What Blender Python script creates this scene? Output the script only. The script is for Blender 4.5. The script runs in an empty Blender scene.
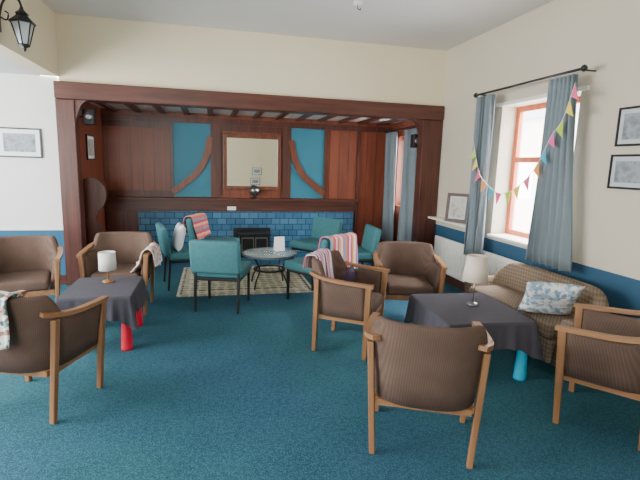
import bpy, bmesh, math, random
from mathutils import Vector, Matrix
random.seed(4)
S=bpy.context.scene
def lin(c):
    o=[]
    for v in c:
        v=v/255.0
        o.append(v/12.92 if v<=0.04045 else ((v+0.055)/1.055)**2.4)
    return (o[0],o[1],o[2],1.0)
# ---------------------------------------------------------------- materials
class NT:
    def __init__(s,name):
        s.m=bpy.data.materials.new(name); s.m.use_nodes=True
        s.t=s.m.node_tree; s.b=s.t.nodes['Principled BSDF']
    def n(s,typ,**k):
        x=s.t.nodes.new(typ)
        for a,v in k.items(): setattr(x,a,v)
        return x
    def l(s,a,b): s.t.links.new(a,b)
    def math(s,op,a,b=None):
        x=s.n('ShaderNodeMath',operation=op)
        for i,v in enumerate((a,b)):
            if v is None: continue
            if isinstance(v,(int,float)): x.inputs[i].default_value=v
            else: s.l(v,x.inputs[i])
        return x.outputs[0]
    def mix(s,f,a,b):
        x=s.n('ShaderNodeMix',data_type='RGBA')
        for sock,v in ((x.inputs[0],f),(x.inputs[6],a),(x.inputs[7],b)):
            if isinstance(v,(int,float)): sock.default_value=v
            elif isinstance(v,tuple): sock.default_value=v
            else: s.l(v,sock)
        return x.outputs[2]
    def noise(s,vec,scale,detail=3):
        x=s.n('ShaderNodeTexNoise'); x.inputs['Scale'].default_value=scale; x.inputs['Detail'].default_value=detail
        if vec is not None: s.l(vec,x.inputs['Vector'])
        return x.outputs['Fac']
    def ramp(s,f,stops,interp='LINEAR'):
        x=s.n('ShaderNodeValToRGB'); x.color_ramp.interpolation=interp
        e=x.color_ramp.elements
        while len(e)<len(stops): e.new(0.5)
        for i,(p,c) in enumerate(stops): e[i].position=p; e[i].color=c
        s.l(f,x.inputs[0]); return x.outputs[0]
    def bump(s,h,st,dist=0.01):
        x=s.n('ShaderNodeBump'); x.inputs['Strength'].default_value=st; x.inputs['Distance'].default_value=dist
        s.l(h,x.inputs['Height']); s.l(x.outputs[0],s.b.inputs['Normal'])
    def obj(s): return s.n('ShaderNodeTexCoord').outputs['Object']
    def pos(s): return s.n('ShaderNodeNewGeometry').outputs['Position']
def mat(name,rgb,rough=0.7,var=0.12,scale=8,bump=0.0,bscale=None,metal=0.0):
    q=NT(name); c=lin(rgb); v=q.obj()
    d=tuple(x*(1-var) for x in c[:3])+(1,); e=tuple(min(1,x*(1+var)) for x in c[:3])+(1,)
    f=q.noise(v,scale); q.l(q.mix(f,d,e),q.b.inputs['Base Color'])
    q.b.inputs['Roughness'].default_value=rough; q.b.inputs['Metallic'].default_value=metal
    if bump: q.bump(q.noise(v,bscale or scale*6),bump)
    return q.m
def wood(name,c1,c2,axis='Z',rough=0.4,scale=1.0):
    q=NT(name); v=q.obj(); mp=q.n('ShaderNodeMapping'); q.l(v,mp.inputs[0])
    sc={'X':(1.5,25,25),'Y':(25,1.5,25),'Z':(25,25,1.5)}[axis]
    mp.inputs['Scale'].default_value=tuple(k*scale for k in sc)
    f=q.noise(mp.outputs[0],1.0,5)
    q.l(q.ramp(f,[(0.3,lin(c1)),(0.7,lin(c2))]),q.b.inputs['Base Color']); q.b.inputs['Roughness'].default_value=rough
    q.bump(f,0.1); return q.m
def wallmat(name,rgb,dado=None,blue=(42,84,112)):
    q=NT(name); p=q.pos(); c=lin(rgb)
    f=q.noise(p,1.3,4); col=q.mix(f,tuple(x*0.94 for x in c[:3])+(1,),c)
    if dado:
        sp=q.n('ShaderNodeSeparateXYZ'); q.l(p,sp.inputs[0])
        g=q.math('LESS_THAN',sp.outputs[2],dado); col=q.mix(g,col,lin(blue))
    q.l(col,q.b.inputs['Base Color']); q.b.inputs['Roughness'].default_value=0.75
    q.bump(q.noise(p,60),0.05); return q.m
M={}
M['wall']=wallmat('cream_wall',(234,221,190))
M['wall_r']=wallmat('cream_wall_dado_shaded',(210,199,178),0.78)  # backlit shade of the right wall is put into this greyer cream
M['wall_l']=wallmat('daylit_wall_dado',(234,234,228),0.70,(40,100,134))  # cool daylight on the left walls is put into this whiter colour
M['ceil']=wallmat('ceiling_paint',(222,220,216))
M['white']=mat('white_paint',(238,236,228),0.4,0.03)
# carpet
q=NT('teal_carpet'); p=q.pos()
big=q.noise(p,0.5,2); fine=q.noise(p,120,2); mid=q.noise(p,3.5,4); med=q.noise(p,36,3)
c=q.mix(q.ramp(big,[(0.4,(0,0,0,1)),(0.6,(1,1,1,1))]),lin((64,120,122)),lin((68,116,146)))
c2=q.mix(q.ramp(fine,[(0.40,(0,0,0,1)),(0.60,(1,1,1,1))]),lin((34,68,86)),c)
c3=q.mix(q.ramp(med,[(0.36,(.55,.55,.55,1)),(0.58,(0,0,0,1))]),c2,lin((30,60,76)))
c4=q.mix(q.math('MULTIPLY',mid,0.3),c3,lin((84,134,150)))
q.l(c4,q.b.inputs['Base Color']); q.b.inputs['Roughness'].default_value=0.95; q.b.inputs['Specular IOR Level'].default_value=0.15
q.bump(q.noise(p,140,2),0.5,0.01); M['carpet']=q.m
M['mahog']=wood('mahogany',(64,36,30),(100,56,43),'X',0.36)
M['mahogz']=wood('mahogany_upright',(62,34,28),(98,53,40),'Z',0.36)
# vertical board panelling
q=NT('board_panelling'); p=q.pos(); sp=q.n('ShaderNodeSeparateXYZ'); q.l(p,sp.inputs[0])
cb=q.n('ShaderNodeCombineXYZ'); q.l(sp.outputs[2],cb.inputs[0]); q.l(q.math('ADD',sp.outputs[0],sp.outputs[1]),cb.inputs[1])
br=q.n('ShaderNodeTexBrick'); q.l(cb.outputs[0],br.inputs['Vector']); br.inputs['Scale'].default_value=1.0
br.inputs['Brick Width'].default_value=9; br.inputs['Row Height'].default_value=0.17; br.inputs['Mortar Size'].default_value=0.005
br.inputs['Color1'].default_value=lin((132,70,48)); br.inputs['Color2'].default_value=lin((106,53,39)); br.inputs['Mortar'].default_value=lin((44,20,16))
mp=q.n('ShaderNodeMapping'); q.l(p,mp.inputs[0]); mp.inputs['Scale'].default_value=(14,14,1.6)
f=q.ramp(q.noise(mp.outputs[0],1,5),[(.35,(0,0,0,1)),(.65,(1,1,1,1))])
q.l(q.mix(q.math('MULTIPLY',f,0.45),br.outputs[0],lin((150,82,55))),q.b.inputs['Base Color']); q.b.inputs['Roughness'].default_value=0.38
M['boards']=q.m
# blue tiles
q=NT('blue_tiles'); p=q.pos(); sp=q.n('ShaderNodeSeparateXYZ'); q.l(p,sp.inputs[0])
cb=q.n('ShaderNodeCombineXYZ'); q.l(sp.outputs[0],cb.inputs[0]); q.l(q.math('ADD',sp.outputs[2],sp.outputs[1]),cb.inputs[1])
br=q.n('ShaderNodeTexBrick'); q.l(cb.outputs[0],br.inputs['Vector']); br.inputs['Scale'].default_value=1.0
br.inputs['Brick Width'].default_value=0.15; br.inputs['Row Height'].default_value=0.10; br.inputs['Mortar Size'].default_value=0.005
br.inputs['Color1'].default_value=lin((84,130,160)); br.inputs['Color2'].default_value=lin((64,106,138)); br.inputs['Mortar'].default_value=lin((36,62,82))
q.l(br.outputs[0],q.b.inputs['Base Color']); q.b.inputs['Roughness'].default_value=0.2; M['tile']=q.m
M['teal']=mat('teal_paint',(48,126,148),0.5,0.06)
M['tealfab']=mat('teal_fabric',(60,114,120),0.85,0.2,30,0.3,200)
q=NT('taupe_ribbed_fabric'); v=q.obj(); sp=q.n('ShaderNodeSeparateXYZ'); q.l(v,sp.inputs[0])
u=q.math('SINE',q.math('MULTIPLY',q.math('ADD',sp.outputs[0],q.math('MULTIPLY',sp.outputs[1],.7)),520))
f=q.math('MULTIPLY',q.math('ADD',u,1.0),.5)
c1=q.mix(q.noise(v,7),lin((90,72,64)),lin((118,96,84)))
q.l(q.mix(q.math('MULTIPLY',f,.3),c1,lin((58,44,38))),q.b.inputs['Base Color']); q.b.inputs['Roughness'].default_value=.95; q.b.inputs['Specular IOR Level'].default_value=.2
q.bump(q.noise(v,220),.4,.004); M['brown']=q.m
M['oak']=wood('light_oak',(134,94,62),(166,122,84),'Z',0.4)
M['oakx']=wood('light_oak_arm',(136,96,64),(168,124,86),'Y',0.4)
M['dark']=mat('black_metal',(28,28,30),0.4,0.1)
M['cloth']=mat('charcoal_tablecloth',(74,71,80),0.9,0.15,20,0.3,150)
M['red']=mat('red_plastic',(236,36,66),0.4,0.03)
M['cyan']=mat('cyan_plastic',(28,180,215),0.4,0.03)
M['curtain']=mat('blue_grey_curtain',(122,134,140),0.85,0.08,12,0.2,150)
M['orange']=wood('orange_window_wood',(176,84,48),(208,112,70),'Z',0.4)
M['shade']=mat('lampshade_fabric',(226,212,196),0.8,0.04)
M['shadew']=mat('white_lampshade',(222,220,216),0.8,0.03)
M['paper']=mat('white_card',(246,246,246),0.6,0.02)
M['mount']=mat('grey_mount_board',(196,198,200),0.6,0.02)
M['steel']=mat('brushed_steel',(150,150,152),0.3,0.05,metal=0.9)
M['brass']=mat('bronze_base',(150,104,60),0.4,0.1)
q=NT('mirror_glass'); q.b.inputs['Metallic'].default_value=1; q.b.inputs['Roughness'].default_value=0.02; q.b.inputs['Base Color'].default_value=(0.97,0.97,0.93,1); M['mirror']=q.m
q=NT('clear_glass'); q.b.inputs['Roughness'].default_value=0.03; q.b.inputs['Base Color'].default_value=(0.75,0.9,0.88,1); q.b.inputs['Alpha'].default_value=0.35; M['glass']=q.m
q=NT('lantern_glass'); q.b.inputs['Roughness'].default_value=0.1; q.b.inputs['Base Color'].default_value=(0.8,0.85,0.88,1); q.b.inputs['Alpha'].default_value=0.6; M['lglass']=q.m
# sofa weave
q=NT('sofa_diamond_weave'); v=q.obj(); sp=q.n('ShaderNodeSeparateXYZ'); q.l(v,sp.inputs[0])
u=q.math('ADD',sp.outputs[0],sp.outputs[1]); w=sp.outputs[2]
a1=q.math('SINE',q.math('MULTIPLY',q.math('ADD',u,w),90)); a2=q.math('SINE',q.math('MULTIPLY',q.math('SUBTRACT',u,w),90))
f=q.math('MULTIPLY',q.math('ADD',q.math('MULTIPLY',a1,a2),1.0),0.5)
g=q.mix(q.noise(v,60),q.ramp(f,[(0.15,lin((100,84,70))),(0.75,lin((154,136,114)))]),lin((120,102,86)))
q.l(g,q.b.inputs['Base Color']); q.b.inputs['Roughness'].default_value=0.9
q.bump(f,0.4,0.008); M['sofa']=q.m
def stripes(name,cols,axis,period):
    q=NT(name); sp=q.n('ShaderNodeSeparateXYZ'); q.l(q.obj(),sp.inputs[0])
    s=sp.outputs['XYZ'.index(axis)]
    f=q.math('FRACT',q.math('DIVIDE',q.math('ADD',s,10.0),period))
    q.l(q.ramp(f,[(i/len(cols),lin(c)) for i,c in enumerate(cols)],'CONSTANT'),q.b.inputs['Base Color'])
    q.b.inputs['Roughness'].default_value=0.95; q.bump(q.noise(q.obj(),180),0.4); return q.m
M['str1']=stripes('striped_throw',[(228,90,130),(245,205,110),(240,235,230),(228,110,140),(120,170,200),(235,130,80),(215,80,110),(245,225,225)],'X',0.26)
M['str2']=stripes('pink_striped_throw',[(220,140,165),(235,220,228),(140,90,130),(240,232,232),(210,100,115),(215,195,210)],'X',0.16)
M['str3']=stripes('coral_throw',[(235,110,110),(245,180,150),(215,80,100),(130,160,170)],'Z',0.14)
def patt(name,cols,scale,rand=1.0):
    q=NT(name); vo=q.n('ShaderNodeTexVoronoi'); q.l(q.obj(),vo.inputs[0]); vo.inputs['Scale'].default_value=scale
    sp=q.n('ShaderNodeSeparateColor'); q.l(vo.outputs['Color'],sp.inputs[0])
    q.l(q.ramp(sp.outputs[0],[(i/len(cols),lin(c)) for i,c in enumerate(cols)],'CONSTANT'),q.b.inputs['Base Color'])
    q.b.inputs['Roughness'].default_value=0.95; return q.m
M['croch']=patt('crochet_blanket_wool',[(225,225,215),(120,160,160),(205,190,165),(80,110,115),(235,235,230),(190,120,110)],38)
M['croch2']=patt('cream_crochet',[(238,230,220),(225,205,195),(215,165,155),(240,236,230)],30)
M['cush']=patt('patterned_cushion_fabric',[(215,222,226),(160,184,202),(232,234,232),(130,158,182),(222,214,202)],34)
M['whitef']=mat('white_fabric',(232,234,236),0.9,0.05)
M['plum']=mat('plum_fabric',(66,52,76),0.9,0.1)
# ---------------------------------------------------------------- mesh helpers
def mkobj(name,verts,faces,m,smooth=False,parent=None,loc=(0,0,0),rz=0):
    me=bpy.data.meshes.new(name); me.from_pydata([tuple(v) for v in verts],[],faces); me.update()
    bm=bmesh.new(); bm.from_mesh(me); bmesh.ops.recalc_face_normals(bm,faces=bm.faces); bm.to_mesh(me); bm.free()
    if smooth:
        for p in me.polygons: p.use_smooth=True
    for k in (m if isinstance(m,list) else [m]): me.materials.append(k)
    o=bpy.data.objects.new(name,me); S.collection.objects.link(o)
    o.location=loc; o.rotation_euler=(0,0,rz)
    if parent: o.parent=parent
    return o
def boxes(name,bl,m,parent=None,bevel=0,loc=(0,0,0),rz=0,seg=2):
    V=[];F=[]
    for (x0,x1,y0,y1,z0,z1) in bl:
        b=len(V); V+=[(x0,y0,z0),(x1,y0,z0),(x1,y1,z0),(x0,y1,z0),(x0,y0,z1),(x1,y0,z1),(x1,y1,z1),(x0,y1,z1)]
        F+=[tuple(b+i for i in f) for f in ((0,3,2,1),(4,5,6,7),(0,1,5,4),(1,2,6,5),(2,3,7,6),(3,0,4,7))]
    o=mkobj(name,V,F,m,False,parent,loc,rz)
    if bevel:
        md=o.modifiers.new('bevel','BEVEL'); md.width=bevel; md.segments=seg
        if seg>2:
            for p in o.data.polygons: p.use_smooth=True
    return o
def empty(name,loc=(0,0,0),rz=0):
    e=bpy.data.objects.new(name,None); e.empty_display_size=0.1; S.collection.objects.link(e)
    e.location=loc; e.rotation_euler=(0,0,rz); return e
def lathe(name,prof,m,parent=None,n=32,loc=(0,0,0),ax=None,smooth=True,rz=0):
    V=[];F=[]
    for (r,z) in prof:
        for i in range(n):
            a=2*math.pi*(i+0.5)/n; V.append((r*math.cos(a),r*math.sin(a),z))
    for j in range(len(prof)-1):
        for i in range(n):
            F.append((j*n+i,j*n+(i+1)%n,(j+1)*n+(i+1)%n,(j+1)*n+i))
    F.append(tuple(range(n))[::-1]); F.append(tuple((len(prof)-1)*n+i for i in range(n)))
    return mkobj(name,V,F,m,smooth,parent,loc,rz)
def post(name,p0,p1,w0,w1,m,parent=None,d0=None,d1=None):
    V=[]
    for p,w,d in ((p0,w0,d0 or w0),(p1,w1,d1 or w1)):
        for sx,sy in ((-1,-1),(1,-1),(1,1),(-1,1)): V.append((p[0]+sx*w/2,p[1]+sy*d/2,p[2]))
    F=[(0,3,2,1),(4,5,6,7),(0,1,5,4),(1,2,6,5),(2,3,7,6),(3,0,4,7)]
    o=mkobj(name,V,F,m,False,parent); md=o.modifiers.new('bevel','BEVEL'); md.width=0.005; md.segments=2
    return o
def smoothpts(pts,k=6):
    P=[Vector(p) for p in pts]; out=[]
    for i in range(len(P)-1):
        a=P[max(i-1,0)];b=P[i];c=P[i+1];d=P[min(i+2,len(P)-1)]
        for j in range(k):
            t=j/k
            out.append(0.5*((2*b)+(c-a)*t+(2*a-5*b+4*c-d)*t*t+(-a+3*b-3*c+d)*t**3))
    out.append(P[-1]); return out
def sweep(name,pts,w,h,m,parent=None,up=(0,0,1),k=6,rnd=False,loc=(0,0,0)):
    P=smoothpts(pts,k) if k else [Vector(p) for p in pts]; V=[];F=[]; up=Vector(up)
    prof=[(-.5,-.5),(.5,-.5),(.5,.5),(-.5,.5)] if not rnd else [(.5*math.cos(a*math.pi/4),.5*math.sin(a*math.pi/4)) for a in range(8)]
    n=len(prof)
    for i,p in enumerate(P):
        t=(P[min(i+1,len(P)-1)]-P[max(i-1,0)]).normalized(); s=t.cross(up)
        if s.length<1e-4: s=Vector((1,0,0))
        s.normalize(); u=s.cross(t)
        for a,b in prof: V.append(p+s*a*w+u*b*h)
    for i in range(len(P)-1):
        for j in range(n): F.append((i*n+j,i*n+(j+1)%n,(i+1)*n+(j+1)%n,(i+1)*n+j))
    F.append(tuple(range(n))[::-1]); F.append(tuple((len(P)-1)*n+i for i in range(n)))
    return mkobj(name,V,F,m,rnd,parent,loc)
def shell(name,hw,yf,yc,yb,zb,zs,zk,th,flare,m,parent=None,ex=2.8,na=36,lo=0.2,hi=0.75):
    path=[]
    for i in range(7): path.append((hw,yf+(yc-yf)*i/7,0))
    for i in range(na+1):
        ph=math.pi*i/na; c=math.cos(ph); s=max(math.sin(ph),0)
        x=hw*math.copysign(abs(c)**(2/ex),c); y=yc-(yc-yb)*s**(2/ex)
        t=min(max((s-lo)/(hi-lo),0),1); path.append((x,y,t*t*(3-2*t)))
    for i in range(1,8): path.append((-hw,yc+(yf-yc)*i/7,0))
    V=[];F=[]; r=th*0.3
    for i,(x,y,b) in enumerate(path):
        a=path[max(i-1,0)]; c=path[min(i+1,len(path)-1)]
        t=Vector((c[0]-a[0],c[1]-a[1])).normalized(); n=Vector((-t.y,t.x))
        if n.dot(Vector((x,y-yf*0.3)))<0: n=-n
        zt=zs+(zk-zs)*b
        prof=[(0,zb),(flare*.25,zb+(zt-zb)*.3),(flare*.65,zb+(zt-zb)*.65),(flare,zt-r*1.3),(flare-r*.4,zt-r*.35),(flare-th*.5,zt),(flare-th+r*.4,zt-r*.35),(flare-th,zt-r*1.3),(flare*.65-th,zb+(zt-zb)*.65),(flare*.25-th,zb+(zt-zb)*.3),(-th,zb)]
        for o_,z in prof: V.append((x+n.x*o_,y+n.y*o_,z))
    k=11
    for i in range(len(path)-1):
        for j in range(k): F.append((i*k+j,i*k+(j+1)%k,(i+1)*k+(j+1)%k,(i+1)*k+j))
    F.append(tuple(range(k))[::-1]); F.append(tuple((len(path)-1)*k+j for j in range(k)))
    return mkobj(name,V,F,m,True,parent)
def face(dx,dy): return math.atan2(-dx,dy)
# ---------------------------------------------------------------- room shell
XR=3.27; XL=-1.77; YB=6.2; ZC=3.26; YA=7.7
boxes('floor',[(-4.2,3.6,-2.7,8.0,-0.1,0)],M['carpet'])
boxes('ceiling',[(-4.2,3.6,-2.7,6.4,ZC,ZC+.1)],M['ceil'])
boxes('wall_right',[(XR,XR+.3,-2.6,3.6,0,ZC),(XR,XR+.3,4.75,YB,0,ZC),(XR,XR+.3,3.6,4.75,0,.82),(XR,XR+.3,3.6,4.75,2.33,ZC)],M['wall_r'])
boxes('wall_back',[(XL,XR,YB-.02,YB+.15,2.47,ZC)],M['wall'])
boxes('wall_back_left',[(-4.1,-1.81,YB,YB+.15,0,2.55)],M['wall_l'])
boxes('wall_left_bulkhead',[(XL-.2,XL,-2.6,YB-.02,2.55,ZC)],M['wall'])
boxes('ceiling_recess',[(-4.1,XL-.2,-2.6,YB,2.55,2.65)],M['ceil'])
boxes('wall_left',[(-4.2,-4.1,-2.6,YB,0,2.55)],M['wall_l'])
boxes('wall_rear',[(-4.1,XR,-2.7,-2.6,0,ZC)],M['wall'])
boxes('trim_left_dado',[(-4.05,-1.82,YB-.02,YB,.70,.725)],M['white'])
boxes('baseboard_left',[(-4.05,-1.82,YB-.02,YB,0,.12)],M['mahog'])
boxes('baseboard_right',[(XR-.02,XR,-2.6,YB-.1,0,.12)],M['mahog'])
# alcove
AL=-1.65; AR=3.11
boxes('wall_alcove_left',[(AL-.12,AL,YB+.15,YA,0,2.36)],M['boards'])
boxes('wall_alcove_back',[(AL-.12,AR+.46,YA,YA+.12,0,2.36)],M['boards'])
boxes('wall_alcove_right',[(AR,AR+.4,YB+.15,6.55,0,2.36),(AR,AR+.4,7.35,YA,0,2.36),(AR,AR+.4,6.55,7.35,0,.95),(AR,AR+.4,6.55,7.35,2.12,2.36)],M['boards'])
boxes('ceiling_alcove',[(AL-.12,AR+.4,YB+.15,YA+.12,2.36,2.42)],M['white'])
bl=[]; x=AL+.15
while x<AR-.1:
    bl.append((x,x+.08,YB+.13,YA-.02,2.325,2.358)); x+=.36
boxes('trim_alcove_joists',bl,M['mahogz'])
boxes('beam_front',[(-1.81,XR-.01,YB-.1,YB+.12,2.29,2.49)],M['mahog'],bevel=.01)
boxes('post_left',[(-1.81,-1.6,YB-.08,YB+.1,0,2.288)],M['mahogz'],bevel=.008)
boxes('post_right',[(2.96,XR-.01,YB-.08,YB+.1,0,2.288)],M['mahogz'],bevel=.008)
def bracket(name,x,s):
    pts=[(0,0)]
    for i in range(13):
        a=math.pi/2*i/12; pts.append((.16*(1-math.sin(a)),-.34*(1-math.cos(a))))
    V=[];n=len(pts)
    for y in (YB-.06,YB+.06):
        for (u,z) in pts: V.append((x+s*u,y,2.288+z))
    F=[tuple(range(n)),tuple(range(n,2*n))[::-1]]+[(i,(i+1)%n,n+(i+1)%n,n+i) for i in range(n)]
    return mkobj(name,V,F,M['mahogz'])
bracket('trim_bracket_left',-1.6,1); bracket('trim_bracket_right',2.96,-1)
# settle end (rounded wooden panel)
pts=[(0,0),(.23,0),(.20,.6),(.13,.82),(.24,1.0),(.27,1.15),(.22,1.28),(.12,1.35),(0,1.33)]
V=[]; pp=[(p.x,p.y) for p in smoothpts([(a,b,0) for a,b in pts],5)]; n=len(pp)
for y in (6.5,6.56):
    for (u,z) in pp: V.append((AL+.005+u,y,z))
F=[tuple(range(n)),tuple(range(n,2*n))[::-1]]+[(i,(i+1)%n,n+(i+1)%n,n+i) for i in range(n)]
mkobj('settle_end_panel',V,F,M['mahogz'])
# mantel and panelling
mz=empty('fireplace_mantel')
boxes('shelf',[(AL+.01,2.48,YA-.20,YA-.001,.985,1.02)],M['mahog'],mz,.006)
boxes('frieze',[(AL+.01,2.46,YA-.10,YA-.001,.80,.985)],M['mahog'],mz,.006)
boxes('tile_surround',[(-1.15,2.44,YA-.08,YA-.001,.0,.80)],M['tile'],mz)
boxes('end_panel_1',[(AL+.01,-1.15,YA-.09,YA-.001,0,.80)],M['mahogz'],mz)
boxes('fireback',[(.34,.96,YA-.088,YA-.081,.09,.52)],M['dark'],mz)
boxes('hearth',[(-.1,1.3,7.13,YA-.09,0,.085)],M['tile'],None,.006)
st=empty('stove',(0,-.12,-.004))
boxes('body',[(.42,.90,7.36,7.60,.14,.45)],M['dark'],st,.012)
boxes('top_plate',[(.40,.92,7.34,7.61,.45,.475)],M['dark'],st,.006)
boxes('feet',[(.44,.48,7.38,7.42,.09,.14),(.84,.88,7.38,7.42,.09,.14),(.44,.48,7.54,7.58,.09,.14),(.84,.88,7.54,7.58,.09,.14)],M['dark'],st)
boxes('door_frames',[(.45,.65,7.35,7.362,.17,.42),(.67,.87,7.35,7.362,.17,.42)],M['steel'],st,.003)
boxes('door_glass',[(.465,.635,7.344,7.352,.19,.40),(.685,.855,7.344,7.352,.19,.40)],M['dark'],st)
boxes('trim_alcove_panelling',[(AL+.01,AR-.01,YA-.05,YA-.001,2.2,2.29),(-.66,-.60,YA-.04,YA-.001,1.03,2.2),(-.02,.14,YA-.045,YA-.001,1.03,2.2),(1.16,1.30,YA-.045,YA-.001,1.03,2.2),(1.88,1.94,YA-.04,YA-.001,1.03,2.2),(2.48,2.53,YA-.04,YA-.001,0,2.2),(.14,1.16,YA-.03,YA-.001,2.10,2.2),(AL+.01,-.66,YA-.02,YA-.001,1.03,1.12),(AL+.01,-.66,YA-.02,YA-.001,2.1,2.2)],M['mahogz'])
boxes('trim_teal_panel',[(-.60,-.02,YA-.02,YA-.001,1.03,2.2),(1.30,1.88,YA-.02,YA-.001,1.03,2.2)],M['teal'])
M['brace']=wood('brace_wood',(92,48,34),(132,72,48),'Z',0.35)
sweep('trim_brace_left',[(-.62,YA-.04,1.10),(-.42,YA-.04,1.26),(-.24,YA-.04,1.42),(-.10,YA-.04,1.66),(-.02,YA-.04,2.0)],.04,.10,M['brace'],up=(1,0,-.6))
sweep('trim_brace_right',[(1.90,YA-.04,1.10),(1.70,YA-.04,1.26),(1.52,YA-.04,1.42),(1.38,YA-.04,1.66),(1.30,YA-.04,2.0)],.04,.10,M['brace'],up=(-1,0,-.6))
mi=empty('wall_mirror')
boxes('glass',[(.24,1.07,YA-.06,YA-.05,1.22,2.0)],M['mirror'],mi)
boxes('frame',[(.18,.24,YA-.075,YA-.04,1.16,2.06),(1.07,1.13,YA-.075,YA-.04,1.16,2.06),(.24,1.07,YA-.075,YA-.04,1.16,1.22),(.24,1.07,YA-.075,YA-.04,2.0,2.06)],M['brace'],mi,.006)
# mantel items
ck=empty('mantel_clock',(.68,YA-.14,1.021))
lathe('base',[(.06,0),(.06,.015),(.02,.03),(.02,.05)],M['dark'],ck)
o=lathe('dial',[(.07,-.02),(.085,-.02),(.085,.02),(.07,.025)],M['dark'],ck); o.rotation_euler=(math.pi/2,0,0); o.location=(0,0,.13)
o=lathe('dial_face',[(.065,0),(.065,.004)],M['steel'],ck); o.rotation_euler=(math.pi/2,0,0); o.location=(0,-.022,.13)
boxes('mantel_notice_card',[(.24,.38,YA-.112,YA-.102,.82,.88)],M['paper'])
# windows
q=NT('window_glass'); q.b.inputs['Roughness'].default_value=0.0; q.b.inputs['Base Color'].default_value=(1,1,1,1); q.b.inputs['Alpha'].default_value=0.06; WG=q.m
def window(name,x,y0,y1,z0,z1,tz,my,dep=.05,fw=.06):
    e=empty(name)
    bl=[(x,x+dep,y0,y0+fw,z0,z1),(x,x+dep,y1-fw,y1,z0,z1),(x,x+dep,y0+fw,y1-fw,z0,z0+fw),(x,x+dep,y0+fw,y1-fw,z1-fw,z1)]
    if tz: bl.append((x,x+dep,y0+fw,y1-fw,tz-.03,tz+.03))
    if my: bl.append((x-.005,x+dep+.005,my-.035,my+.035,z0+fw,z1-fw))
    boxes('frame',bl,M['orange'],e,.004)
    boxes('pane',[(x+.02,x+.025,y0+fw,y1-fw,z0+fw,z1-fw)],WG,e)
    return e
window('window_1',3.46,3.6,4.75,.85,2.33,1.73,4.13)
window('window_2',AR+.14,6.55,7.35,.95,2.12,0,6.95)
boxes('trim_window_sill',[(XR-.07,3.46,3.62,4.73,.822,.85)],M['white'],bevel=.006)
boxes('trim_window_lintel',[(XR-.03,XR-.001,3.5,4.85,2.33,2.37)],M['white'])
boxes('ledge_shelf',[(XR-.16,XR-.001,5.07,YB-.1,.872,.90)],M['white'],bevel=.006)
# radiator
ra=empty('radiator',(-.024,0,0))
boxes('panel',[(3.19,3.235,4.02,5.95,.15,.64)],M['white'],ra,.012)
boxes('flutes',[(3.180,3.19,4.05+i*.05,4.075+i*.05,.19,.60) for i in range(37)],M['white'],ra)
boxes('brackets',[(3.235,3.272,4.3,4.34,.2,.55),(3.235,3.272,5.6,5.64,.2,.55)],M['white'],ra)
boxes('pipes',[(3.20,3.22,3.985,4.02,0,.2),(3.20,3.22,5.95,5.97,0,.2)],M['white'],ra)
# curtains
def curtain(name,x,yt0,yt1,yb0,yb1,z0,z1,amp,nw,pw=1.3):
    V=[];F=[];nu=120;nv=16
    for j in range(nv+1):
        t=j/nv; z=z1+(z0-z1)*t
        for i in range(nu+1):
            u=i/nu; a=yt0+(yt1-yt0)*u; b=yb0+(yb1-yb0)*u
            y=a+(b-a)*t**pw
            V.append((x+amp*(.7+.4*t)*math.sin(u*nw*2*math.pi+.6*math.sin(t*3))+.006*math.sin(u*31+t*7),y+.01*math.sin(u*40+t*4),z))
    for j in range(nv):
        for i in range(nu): F.append((j*(nu+1)+i,j*(nu+1)+i+1,(j+1)*(nu+1)+i+1,(j+1)*(nu+1)+i))
    o=mkobj(name,V,F,M['curtain'],True); md=o.modifiers.new('s','SOLIDIFY'); md.thickness=.004
curtain('curtain',3.09,4.66,4.98,4.68,4.98,.55,2.45,.032,5)
curtain('curtain',3.09,3.47,3.78,3.30,3.86,.72,2.45,.032,6)
curtain('curtain',2.99,7.18,7.6,7.15,7.55,.32,2.19,.03,5)
curtain('curtain',2.99,6.36,6.80,6.4,6.85,.32,2.19,.03,5)
def rail(name,x,y0,y1,z,wx):
    e=empty(name)
    sweep('rod',[(x,y0,z),(x,y1,z)],.025,.025,M['dark'],e,k=1,rnd=True)
    for i,y in enumerate((y0,y1)):
        o=lathe('finial_%d'%i,[(.005,-.03),(.022,-.018),(.03,0),(.022,.018),(.005,.03)],M['dark'],e); o.location=(x,y,z)
    for i,y in enumerate((y0+.06,y1-.06)): sweep('bracket_%d'%i,[(x,y,z),(wx,y,z)],.015,.015,M['dark'],e,k=1,rnd=True)
rail('curtain_rail',3.09,3.40,5.04,2.482,XR-.001)
rail('curtain_rail',2.99,6.38,7.62,2.222,AR-.001)
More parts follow.
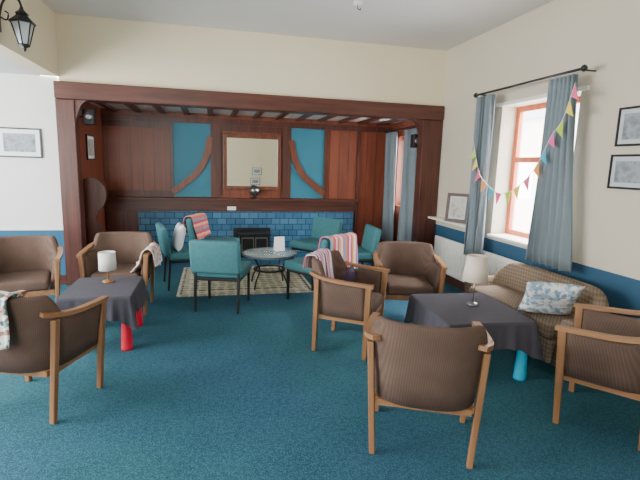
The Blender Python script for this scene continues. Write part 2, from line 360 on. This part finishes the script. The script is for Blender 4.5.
# bunting
bp=[(3.02,3.40,2.36),(3.02,3.50,2.06),(3.02,3.62,1.92),(3.02,3.80,1.62),(3.02,4.06,1.42),(3.02,4.32,1.36),(3.02,4.58,1.46),(3.02,4.74,1.60),(3.02,4.93,2.0)]
P=smoothpts(bp,8); bu=empty('bunting')
sweep('string',bp,.006,.006,M['whitef'],bu,rnd=True)
cols=[(245,110,145),(250,225,80),(190,220,80),(245,105,160),(70,180,205),(250,165,75)]
bm_=[mat('bunting_%d'%i,c,.8,.03) for i,c in enumerate(cols)]
L=[0]
for i in range(1,len(P)): L.append(L[-1]+(P[i]-P[i-1]).length)
tot=L[-1]; d=.07;k=0
while d<tot-.05:
    i=max(j for j in range(len(L)) if L[j]<=d); i=min(i,len(P)-2)
    t=(P[i+1]-P[i]).normalized(); p=P[i]; dn=Vector((0,-t.z,t.y)); 
    if dn.z>0: dn=-dn
    dn=(dn*.55+Vector((0,0,-1))*.45).normalized()
    a=p-t*.055; b=p+t*.055; c=p+dn*.13
    mkobj('flag_%d'%k,[a+Vector((-.002,0,0)),b+Vector((-.002,0,0)),c+Vector((-.008,0,0)),a+Vector((.001,0,0)),b+Vector((.001,0,0)),c+Vector((-.005,0,0))],[(0,1,2),(3,5,4),(0,3,4,1),(1,4,5,2),(2,5,3,0)],bm_[k%6],False,bu)
    k+=1; d+=.155
# pictures
def art(name,cols,sc):
    q=NT(name); f=q.noise(q.obj(),sc,5)
    q.l(q.ramp(f,[(0.3+.4*i/(len(cols)-1),lin(c)) for i,c in enumerate(cols)]),q.b.inputs['Base Color']); return q.m
A1=art('etching_print',[(86,94,102),(156,162,166),(112,120,128)],10)
A2=art('landscape_print',[(80,110,130),(190,185,172),(110,120,104)],9)
def picture(name,loc,w,h,rz,fm,am,tilt=0,mount=.04,fr=.018,mm=None):
    e=empty(name,loc,rz); e.rotation_euler=(tilt,0,rz)
    boxes('frame',[(-w/2,w/2,-.018,0,-h/2,-h/2+fr),(-w/2,w/2,-.018,0,h/2-fr,h/2),(-w/2,-w/2+fr,-.018,0,-h/2+fr,h/2-fr),(w/2-fr,w/2,-.018,0,-h/2+fr,h/2-fr)],fm,e)
    boxes('mount',[(-w/2+fr,w/2-fr,-.010,-.002,-h/2+fr,h/2-fr)],mm or M['paper'],e)
    boxes('print',[(-w/2+fr+mount,w/2-fr-mount,-.012,-.010,-h/2+fr+mount,h/2-fr-mount)],am,e)
    return e
picture('framed_picture',(-2.24,YB-.002,1.76),.48,.35,0,M['dark'],A1,mount=.05)
picture('framed_picture',(XR-.002,2.92,1.98),.46,.31,-math.pi/2,M['dark'],A1,mount=.035,mm=M['mount'])
picture('framed_picture',(XR-.002,2.94,1.62),.46,.28,-math.pi/2,M['dark'],A1,mount=.035,mm=M['mount'])
picture('framed_picture',(AL+.002,6.95,1.75),.4,.34,math.pi/2,M['dark'],A2)
picture('framed_picture',(1.7,-2.598,1.3),.36,.26,math.pi,M['dark'],A1)
picture('framed_picture',(1.64,-2.598,.9),.36,.26,math.pi,M['dark'],A1)
M['pframe']=mat('dark_wood_frame',(70,44,34),.5,.1)
picture('photo_frame',(3.17,5.38,1.096),.31,.38,-.9,M['pframe'],A2,tilt=-.12,fr=.04,mount=.025,mm=M['mount'])
# small speakers
sp_=empty('wall_speaker',(AL+.13,6.45,2.12))
boxes('cabinet',[(-.07,.07,-.06,.06,-.1,.1)],M['dark'],sp_,.01)
o=lathe('cone',[(.05,0),(.05,.006),(.02,.002)],M['steel'],sp_); o.rotation_euler=(math.pi/2,0,0); o.location=(0,-.061,0)
boxes('bracket',[(-.129,-.07,-.01,.01,-.01,.01)],M['dark'],sp_)
sp2=empty('wall_speaker',(AR-.13,6.38,2.0))
boxes('cabinet',[(-.07,.07,-.06,.06,-.1,.1)],M['dark'],sp2,.01)
o=lathe('cone',[(.05,0),(.05,.006),(.02,.002)],M['steel'],sp2); o.rotation_euler=(math.pi/2,0,0); o.location=(0,-.061,0)
boxes('bracket',[(.07,.129,-.01,.01,-.01,.01)],M['dark'],sp2)
# lantern
la=empty('wall_lantern',(-1.58,4.63,2.53))
lathe('cage',[(.035,.02),(.04,.03),(.085,.20),(.085,.205)],M['lglass'],la,6,smooth=False)
lathe('roof',[(.105,.20),(.10,.215),(.05,.26),(.045,.275),(.055,.28),(.02,.31),(.006,.35)],M['dark'],la,6,smooth=False)
lathe('foot',[(.004,-.03),(.018,-.01),(.012,.0),(.045,.015),(.045,.03)],M['dark'],la,12)
for i in range(6):
    a=2*math.pi*(i+.5)/6
    sweep('bar_%d'%i,[(.041*math.cos(a),.041*math.sin(a),.03),(.087*math.cos(a),.087*math.sin(a),.20)],.012,.012,M['dark'],la,k=1,rnd=True)
lathe('bulb',[(.01,.04),(.022,.08),(.025,.11),(.01,.14)],M['paper'],la,12)
sweep('arm',[(0,0,.33),(-.02,0,.39),(-.08,0,.42),(-.14,0,.36),(-.17,0,.26),(-.185,0,.2)],.02,.02,M['dark'],la,rnd=True)
sweep('scroll',[(-.17,0,.24),(-.12,0,.22),(-.105,0,.27),(-.13,0,.29)],.014,.014,M['dark'],la,rnd=True)
boxes('back_plate',[(-.189,-.178,-.04,.04,.12,.34)],M['dark'],la,.004)
# ceiling fitting
cr=empty('ceiling_rose',(1.47,4.74,ZC))
lathe('plate',[(.03,-.03),(.05,-.02),(.055,0)],M['white'],cr)
sweep('hook',[(0,0,-.02),(0,0,-.06),(.03,0,-.07),(.03,0,-.05)],.008,.008,M['dark'],cr,rnd=True)
# ---------------------------------------------------------------- armchairs
def armchair(x,y,rz,name='tub_armchair'):
    e=empty(name,(x,y,0),rz)
    for i,s in enumerate((-1,1)):
        post('front_leg_%d'%i,(s*.275,.215,0),(s*.31,.235,.635),.032,.042,M['oak'],e,.036,.05)
        post('back_leg_%d'%i,(s*.265,-.24,0),(s*.305,-.215,.655),.032,.036,M['oak'],e,.036,.042)
        sweep('arm_%d'%i,[(s*.312,.275,.645),(s*.325,.12,.652),(s*.330,-.05,.662),(s*.318,-.18,.68),(s*.27,-.28,.70)],.046,.026,M['oakx'],e)
    shell('tub_back',.285,.20,-.02,-.30,.335,.636,.805,.055,.045,M['brown'],e,hi=.6)
    boxes('seat_cushion',[(-.232,.232,-.25,.255,.35,.455)],M['brown'],e,.035,seg=4)
    boxes('seat_rails',[(-.27,.27,.205,.23,.30,.35),(-.27,-.245,-.22,.21,.30,.336),(.245,.27,-.22,.21,.30,.336),(-.25,.25,-.25,-.225,.30,.336)],M['oakx'],e)
    return e
armchair(1.21,2.29,face(.42,.91))
armchair(-1.12,3.14,face(.35,.94))
armchair(1.20,3.72,face(.83,-.55))
armchair(1.96,4.21,face(-.25,-.97))
armchair(-.96,5.03,face(-.05,-1))
armchair(-1.80,4.80,face(.25,-.97))
armchair(2.50,2.25,face(-.62,.78))
# teal chairs
def tealchair(x,y,rz,z=0):
    e=empty('teal_upholstered_chair',(x,y,z),rz)
    for i,s in enumerate((-1,1)):
        post('front_leg_%d'%i,(s*.235,.235,0),(s*.235,.235,.39),.026,.03,M['dark'],e)
        post('back_leg_%d'%i,(s*.235,-.26,0),(s*.235,-.225,.48),.026,.03,M['dark'],e)
    boxes('seat_frame',[(-.25,.25,-.24,.25,.345,.375)],M['dark'],e,.005)
    boxes('seat_cushion',[(-.27,.27,-.235,.28,.375,.475)],M['tealfab'],e,.03,seg=4)
    o=boxes('back_cushion',[(-.27,.27,-.045,.045,0,.36)],M['tealfab'],e,.035,seg=4)
    o.location=(0,-.255,.44); o.rotation_euler=(math.radians(9),0,0)
    return e
RZ=.012
EX,EY=1.20,5.12
tealchair(.11,5.02,face(.3,.95))
tealchair(-.33,5.95,face(.95,.2),RZ)
tealchair(.05,6.66,face(.9,-.35),RZ)
tealchair(1.50,6.52,face(-.75,-.6),0)
tealchair(EX,EY,face(-.62,.78),0)
tealchair(1.84,5.80,face(-1,.05))
# rug
q=NT('patterned_rug'); v=q.obj(); sp=q.n('ShaderNodeSeparateXYZ'); q.l(v,sp.inputs[0])
dx=q.math('SUBTRACT',.85,q.math('ABSOLUTE',sp.outputs[0])); dy=q.math('SUBTRACT',.76,q.math('ABSOLUTE',sp.outputs[1]))
d=q.math('MINIMUM',dx,dy)
base=q.ramp(d,[(0,lin((205,200,178))),(.03,lin((60,70,66))),(.06,lin((200,192,166))),(.2,lin((70,66,56))),(.24,lin((176,174,146)))],'CONSTANT')
vo=q.n('ShaderNodeTexVoronoi'); q.l(v,vo.inputs[0]); vo.inputs['Scale'].default_value=9; vo.inputs['Randomness'].default_value=.3
f=q.ramp(vo.outputs['Distance'],[(0,lin((130,80,66))),(.25,lin((66,92,88))),(.4,lin((205,198,172)))],'CONSTANT')
q.l(q.mix(.45,base,f),q.b.inputs['Base Color']); q.b.inputs['Roughness'].default_value=.95
boxes('patterned_rug',[(-.85,.85,-.76,.76,0,.011)],q.m,loc=(.42,6.18,0.0005))
# glass table
gt=empty('glass_coffee_table',(.72,5.74,RZ))
lathe('top',[(.33,.43),(.34,.435),(.34,.442),(.33,.447)],M['glass'],gt,48)
def ring(name,r0,r1,z0,z1,m,parent,n=48):
    V=[];F=[]
    for i in range(n):
        a=2*math.pi*i/n
        for r,z in ((r0,z0),(r1,z0),(r1,z1),(r0,z1)): V.append((r*math.cos(a),r*math.sin(a),z))
    for i in range(n):
        for j in range(4): F.append((i*4+j,i*4+(j+1)%4,((i+1)%n)*4+(j+1)%4,((i+1)%n)*4+j))
    return mkobj(name,V,F,m,False,parent)
ring('rim',.342,.356,.426,.452,M['steel'],gt)
ring('lower_ring',.185,.21,.225,.245,M['dark'],gt)
for i in range(4):
    a=math.pi/4+i*math.pi/2; c,s=math.cos(a),math.sin(a)
    sweep('leg_%d'%i,[(.30*c,.30*s,0.01),(.27*c,.27*s,.12),(.2*c,.2*s,.24),(.26*c,.26*s,.36),(.33*c,.33*s,.43)],.02,.02,M['dark'],gt,rnd=True)
cd=empty('menu_card',(.86,5.86,RZ+.449),.2)
for i,s in enumerate((-1,1)):
    o=boxes('leaf_%d'%i,[(-.07,.07,-.001,.001,0,.19)],M['paper'],cd); o.location=(0,s*.03,0); o.rotation_euler=(s*.155,0,0)
# ---------------------------------------------------------------- cloth tables
def clothtable(x,y,hx,hy,rz,legm,ht=.48,drop=.24):
    e=empty('low_table_with_cloth',(x,y,0),rz)
    boxes('table_top',[(-hx+.01,hx-.01,-hy+.01,hy-.01,ht-.035,ht-.006)],M['oakx'],e)
    for i,(sx,sy) in enumerate(((-1,-1),(1,-1),(1,1),(-1,1))):
        lathe('leg_%d'%i,[(.048,0),(.048,.02),(.038,.24),(.034,ht-.036)],legm,e,20,loc=(sx*(hx-.05),sy*(hy-.05),0))
    per=[];N=34
    c=[(-hx,-hy),(hx,-hy),(hx,hy),(-hx,hy)]
    for q_ in range(4):
        a,b=c[q_],c[(q_+1)%4]
        for i in range(N): per.append((a[0]+(b[0]-a[0])*i/N,a[1]+(b[1]-a[1])*i/N))
    n=len(per);V=[];F=[];lev=10
    for j in range(lev+1):
        t=j/lev
        for i,(px,py) in enumerate(per):
            f=(i%N)/N; cor=max(0,1-min(f,1-f)*6)
            k=i//N; nn=[(0,-1),(1,0),(0,1),(-1,0)][k]; pn=[(-1,0),(0,-1),(1,0),(0,1)][k]
            if f<.5: ox,oy=nn[0]+pn[0]*cor,nn[1]+pn[1]*cor
            else:
                nx2=[(1,0),(0,1),(-1,0),(0,-1)][k]; ox,oy=nn[0]+nx2[0]*cor,nn[1]+nx2[1]*cor
            wv=.012*math.sin(i*.55+1.3*k)+.008*math.sin(i*1.3+k)
            off=.004+t*(.018+wv)+t*cor*.02
            z=ht-(t*drop*(1+.28*cor+.08*math.sin(i*.21+k*2)))
            if j==0: off=0;z=ht
            V.append((px+ox*off,py+oy*off,z+ (0 if j else .002)))
    for j in range(lev):
        for i in range(n): F.append((j*n+i,j*n+(i+1)%n,(j+1)*n+(i+1)%n,(j+1)*n+i))
    F.append(tuple(range(n)))
    o=mkobj('cloth',V,F,M['cloth'],False,e)
    for p in o.data.polygons:
        if len(p.vertices)==4: p.use_smooth=True
    return e
clothtable(-.95,4.21,.28,.34,0,M['red'],drop=.21)
clothtable(2.05,3.2,.35,.39,math.radians(-4),M['cyan'],drop=.22)
def tlamp(x,y,z,sr0,sr1,sz0,sz1,shm,basem):
    e=empty('table_lamp',(x,y,z))
    lathe('base',[(.05,0),(.05,.01),(.03,.018),(.008,.025)],basem,e)
    lathe('stem',[(.007,.02),(.006,sz0+.05)],basem,e,12)
    o=lathe('shade',[(sr1,sz0),(sr0,sz1)],shm,e,40)
    bm=bmesh.new(); bm.from_mesh(o.data); bmesh.ops.delete(bm,geom=[f for f in bm.faces if len(f.verts)>4],context='FACES_ONLY'); bm.to_mesh(o.data); bm.free()
    md=o.modifiers.new('s','SOLIDIFY'); md.thickness=.003
    boxes('shade_spider',[(-sr1+.004,sr1-.004,-.003,.003,sz0+.045,sz0+.05)],basem,e)
    return e
tlamp(2.12,3.24,.483,.078,.105,.21,.42,M['shade'],M['steel'])
tlamp(-.94,4.36,.483,.072,.076,.115,.28,M['shadew'],M['brass'])
# ---------------------------------------------------------------- sofa
so=empty('loveseat_sofa',(2.80,3.42,0),face(-1,0))
shell('curved_back',.70,.20,.0,-.26,.10,.50,.69,.12,.05,M['sofa'],so,ex=3.2,lo=.15,hi=.9)
boxes('seat_base',[(-.585,.585,-.15,.235,.10,.30)],M['sofa'],so,.02)
boxes('seat_cushion',[(-.58,.58,-.18,.26,.30,.43)],M['sofa'],so,.04,seg=4)
for i,(a,b) in enumerate(((-.62,.15),(.62,.15),(-.55,-.15),(.55,-.15))):
    lathe('foot_%d'%i,[(.018,0),(.028,.101)],M['dark'],so,12,loc=(a,b,0))
def pillow(name,w,h,t,m,loc,rot):
    V=[];F=[];n=18
    for s in (1,-1):
        for j in range(n+1):
            for i in range(n+1):
                u=i/n*2-1;v=j/n*2-1
                k=(max(0,1-u**4)**.55)*(max(0,1-v**4)**.55)
                V.append((w/2*u*(1-.07*(1-v*v)*abs(u)) ,s*t/2*k,h/2*v*(1-.07*(1-u*u)*abs(v))))
    q_=(n+1)**2
    for s in (0,1):
        for j in range(n):
            for i in range(n):
                a=s*q_+j*(n+1)+i; f=(a,a+1,a+n+2,a+n+1); F.append(f if s else f[::-1])
    o=mkobj(name,V,F,m,True); 
    bm=bmesh.new(); bm.from_mesh(o.data); bmesh.ops.remove_doubles(bm,verts=bm.verts,dist=.0005); bmesh.ops.recalc_face_normals(bm,faces=bm.faces); bm.to_mesh(o.data); bm.free()
    o.location=loc; o.rotation_euler=rot; return o
pillow('patterned_cushion',.42,.38,.13,M['cush'],(2.65,2.99,.59),(math.radians(-38),0,math.radians(155)))
pillow('white_cushion',.36,.34,.12,M['whitef'],(-.42,5.93,.65),(math.radians(-12),0,face(.95,.2)))
# ---------------------------------------------------------------- throws
def drape(name,prof,a0,a1,m,loc,rz,swap=False,amp=.012,shear=0):
    P=smoothpts([(p[0],p[1],0) for p in prof],6); V=[];F=[];n=26
    for i,p in enumerate(P):
        s=i/(len(P)-1)
        for j in range(n+1):
            u=j/n; a=a0+(a1-a0)*u+.02*math.sin(s*9+1)*(u-.3)+shear*(s-.5)
            e=abs(s-.5)*2
            d_=amp*e*math.sin(u*17+s*3)+amp*.5*e*math.sin(u*31+1)
            hh=p.x+(d_ if s>.5 else -abs(d_)); z=p.y+.004*math.sin(u*13+s*11)-(0.02*math.sin(u*5+s*4) if s<.08 or s>.92 else 0)
            V.append((hh,a,z) if swap else (a,hh,z))
    for i in range(len(P)-1):
        for j in range(n): F.append((i*(n+1)+j,i*(n+1)+j+1,(i+1)*(n+1)+j+1,(i+1)*(n+1)+j))
    o=mkobj(name,V,F,m,True,None,loc,rz); md=o.modifiers.new('s','SOLIDIFY'); md.thickness=.008; md.offset=0
    return o
bk=[(-.385,.52),(-.375,.68),(-.368,.80),(-.33,.828),(-.275,.81),(-.245,.66),(-.215,.50)]
drape('crochet_throw',[(-.40,.52),(-.385,.68),(-.372,.80),(-.33,.828),(-.275,.81),(-.245,.66),(-.215,.50)],-.13,.15,M['croch'],(-1.12,3.14,0),face(.35,.94))
drape('striped_throw',bk[1:],-.17,.19,M['str2'],(1.20,3.72,0),face(.83,-.55))
drape('cream_throw',[(-.39,.50),(-.375,.60),(-.36,.675),(-.32,.70),(-.27,.665),(-.235,.55),(-.16,.475)],-.18,.22,M['croch2'],(-.96,5.03,0),face(-.05,-1),swap=True)
tb=[(-.395,.38),(-.39,.55),(-.385,.70),(-.38,.80),(-.325,.822),(-.26,.80),(-.225,.65),(-.18,.50)]
drape('rainbow_throw',tb,-.25,.28,M['str1'],(EX,EY,0),face(-.62,.78))
drape('coral_throw',tb[1:],-.24,.24,M['str3'],(.05,6.66,RZ),face(.9,-.35))
pillow('plum_cushion',.28,.24,.09,M['plum'],(1.18,3.78,.585),(math.radians(-22),0,face(.83,-.55)+.3))
# ---------------------------------------------------------------- outside
ob=empty('house_across_street')
boxes('facade',[(11,11.5,4,22,-2,3.4)],mat('pale_brick',(224,206,198),.9,.1,3),ob)
boxes('roof',[(10.8,13,3.8,22.2,3.4,5.2)],mat('slate',(170,170,176),.8),ob)
boxes('facade_windows',[(10.95,11,5+i*2.2,6+i*2.2,.6,2.2) for i in range(7)],M['white'],ob)
# ---------------------------------------------------------------- light
W=bpy.data.worlds.new('sky'); S.world=W; W.use_nodes=True
bg=W.node_tree.nodes['Background']; bg.inputs[0].default_value=(.9,.95,1,1); bg.inputs[1].default_value=20
def area(name,loc,tgt,sx,sy,pw,col):
    l=bpy.data.lights.new(name,'AREA'); l.shape='RECTANGLE'; l.size=sx; l.size_y=sy; l.energy=pw; l.color=col
    o=bpy.data.objects.new(name,l); S.collection.objects.link(o); o.location=loc
    o.rotation_euler=(Vector(tgt)-Vector(loc)).to_track_quat('-Z','Y').to_euler(); return o
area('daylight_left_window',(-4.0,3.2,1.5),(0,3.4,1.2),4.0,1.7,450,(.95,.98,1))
area('added_rear_fill',(-1.4,-2.5,1.8),(.9,7,1.4),2.6,1.9,240,(1,.98,.95))  # added fill lamp in front of the solid rear wall, no window there
area('daylight_right_window',(4.6,4.2,3.9),(3.3,4.15,1.5),1.6,1.6,900,(.97,.99,1))
area('daylight_alcove_window',(4.4,6.95,2.2),(3.1,6.95,1.5),1.2,1.2,520,(.99,.99,1))
# ---------------------------------------------------------------- camera
Yc=Vector((-108,78,-450)).normalized(); Zc=Vector((1,-.03,0)).cross(Vector((-108,78,-450))).normalized(); Xc=Yc.cross(Zc)
R=Matrix((Xc,Yc,Zc))
cam=bpy.data.cameras.new('camera'); co=bpy.data.objects.new('camera',cam); S.collection.objects.link(co)
cam.sensor_width=36; cam.lens=450/640*36; cam.clip_start=.05
co.matrix_world=Matrix.Translation((0,0,1.6))@R.to_4x4()
S.camera=co
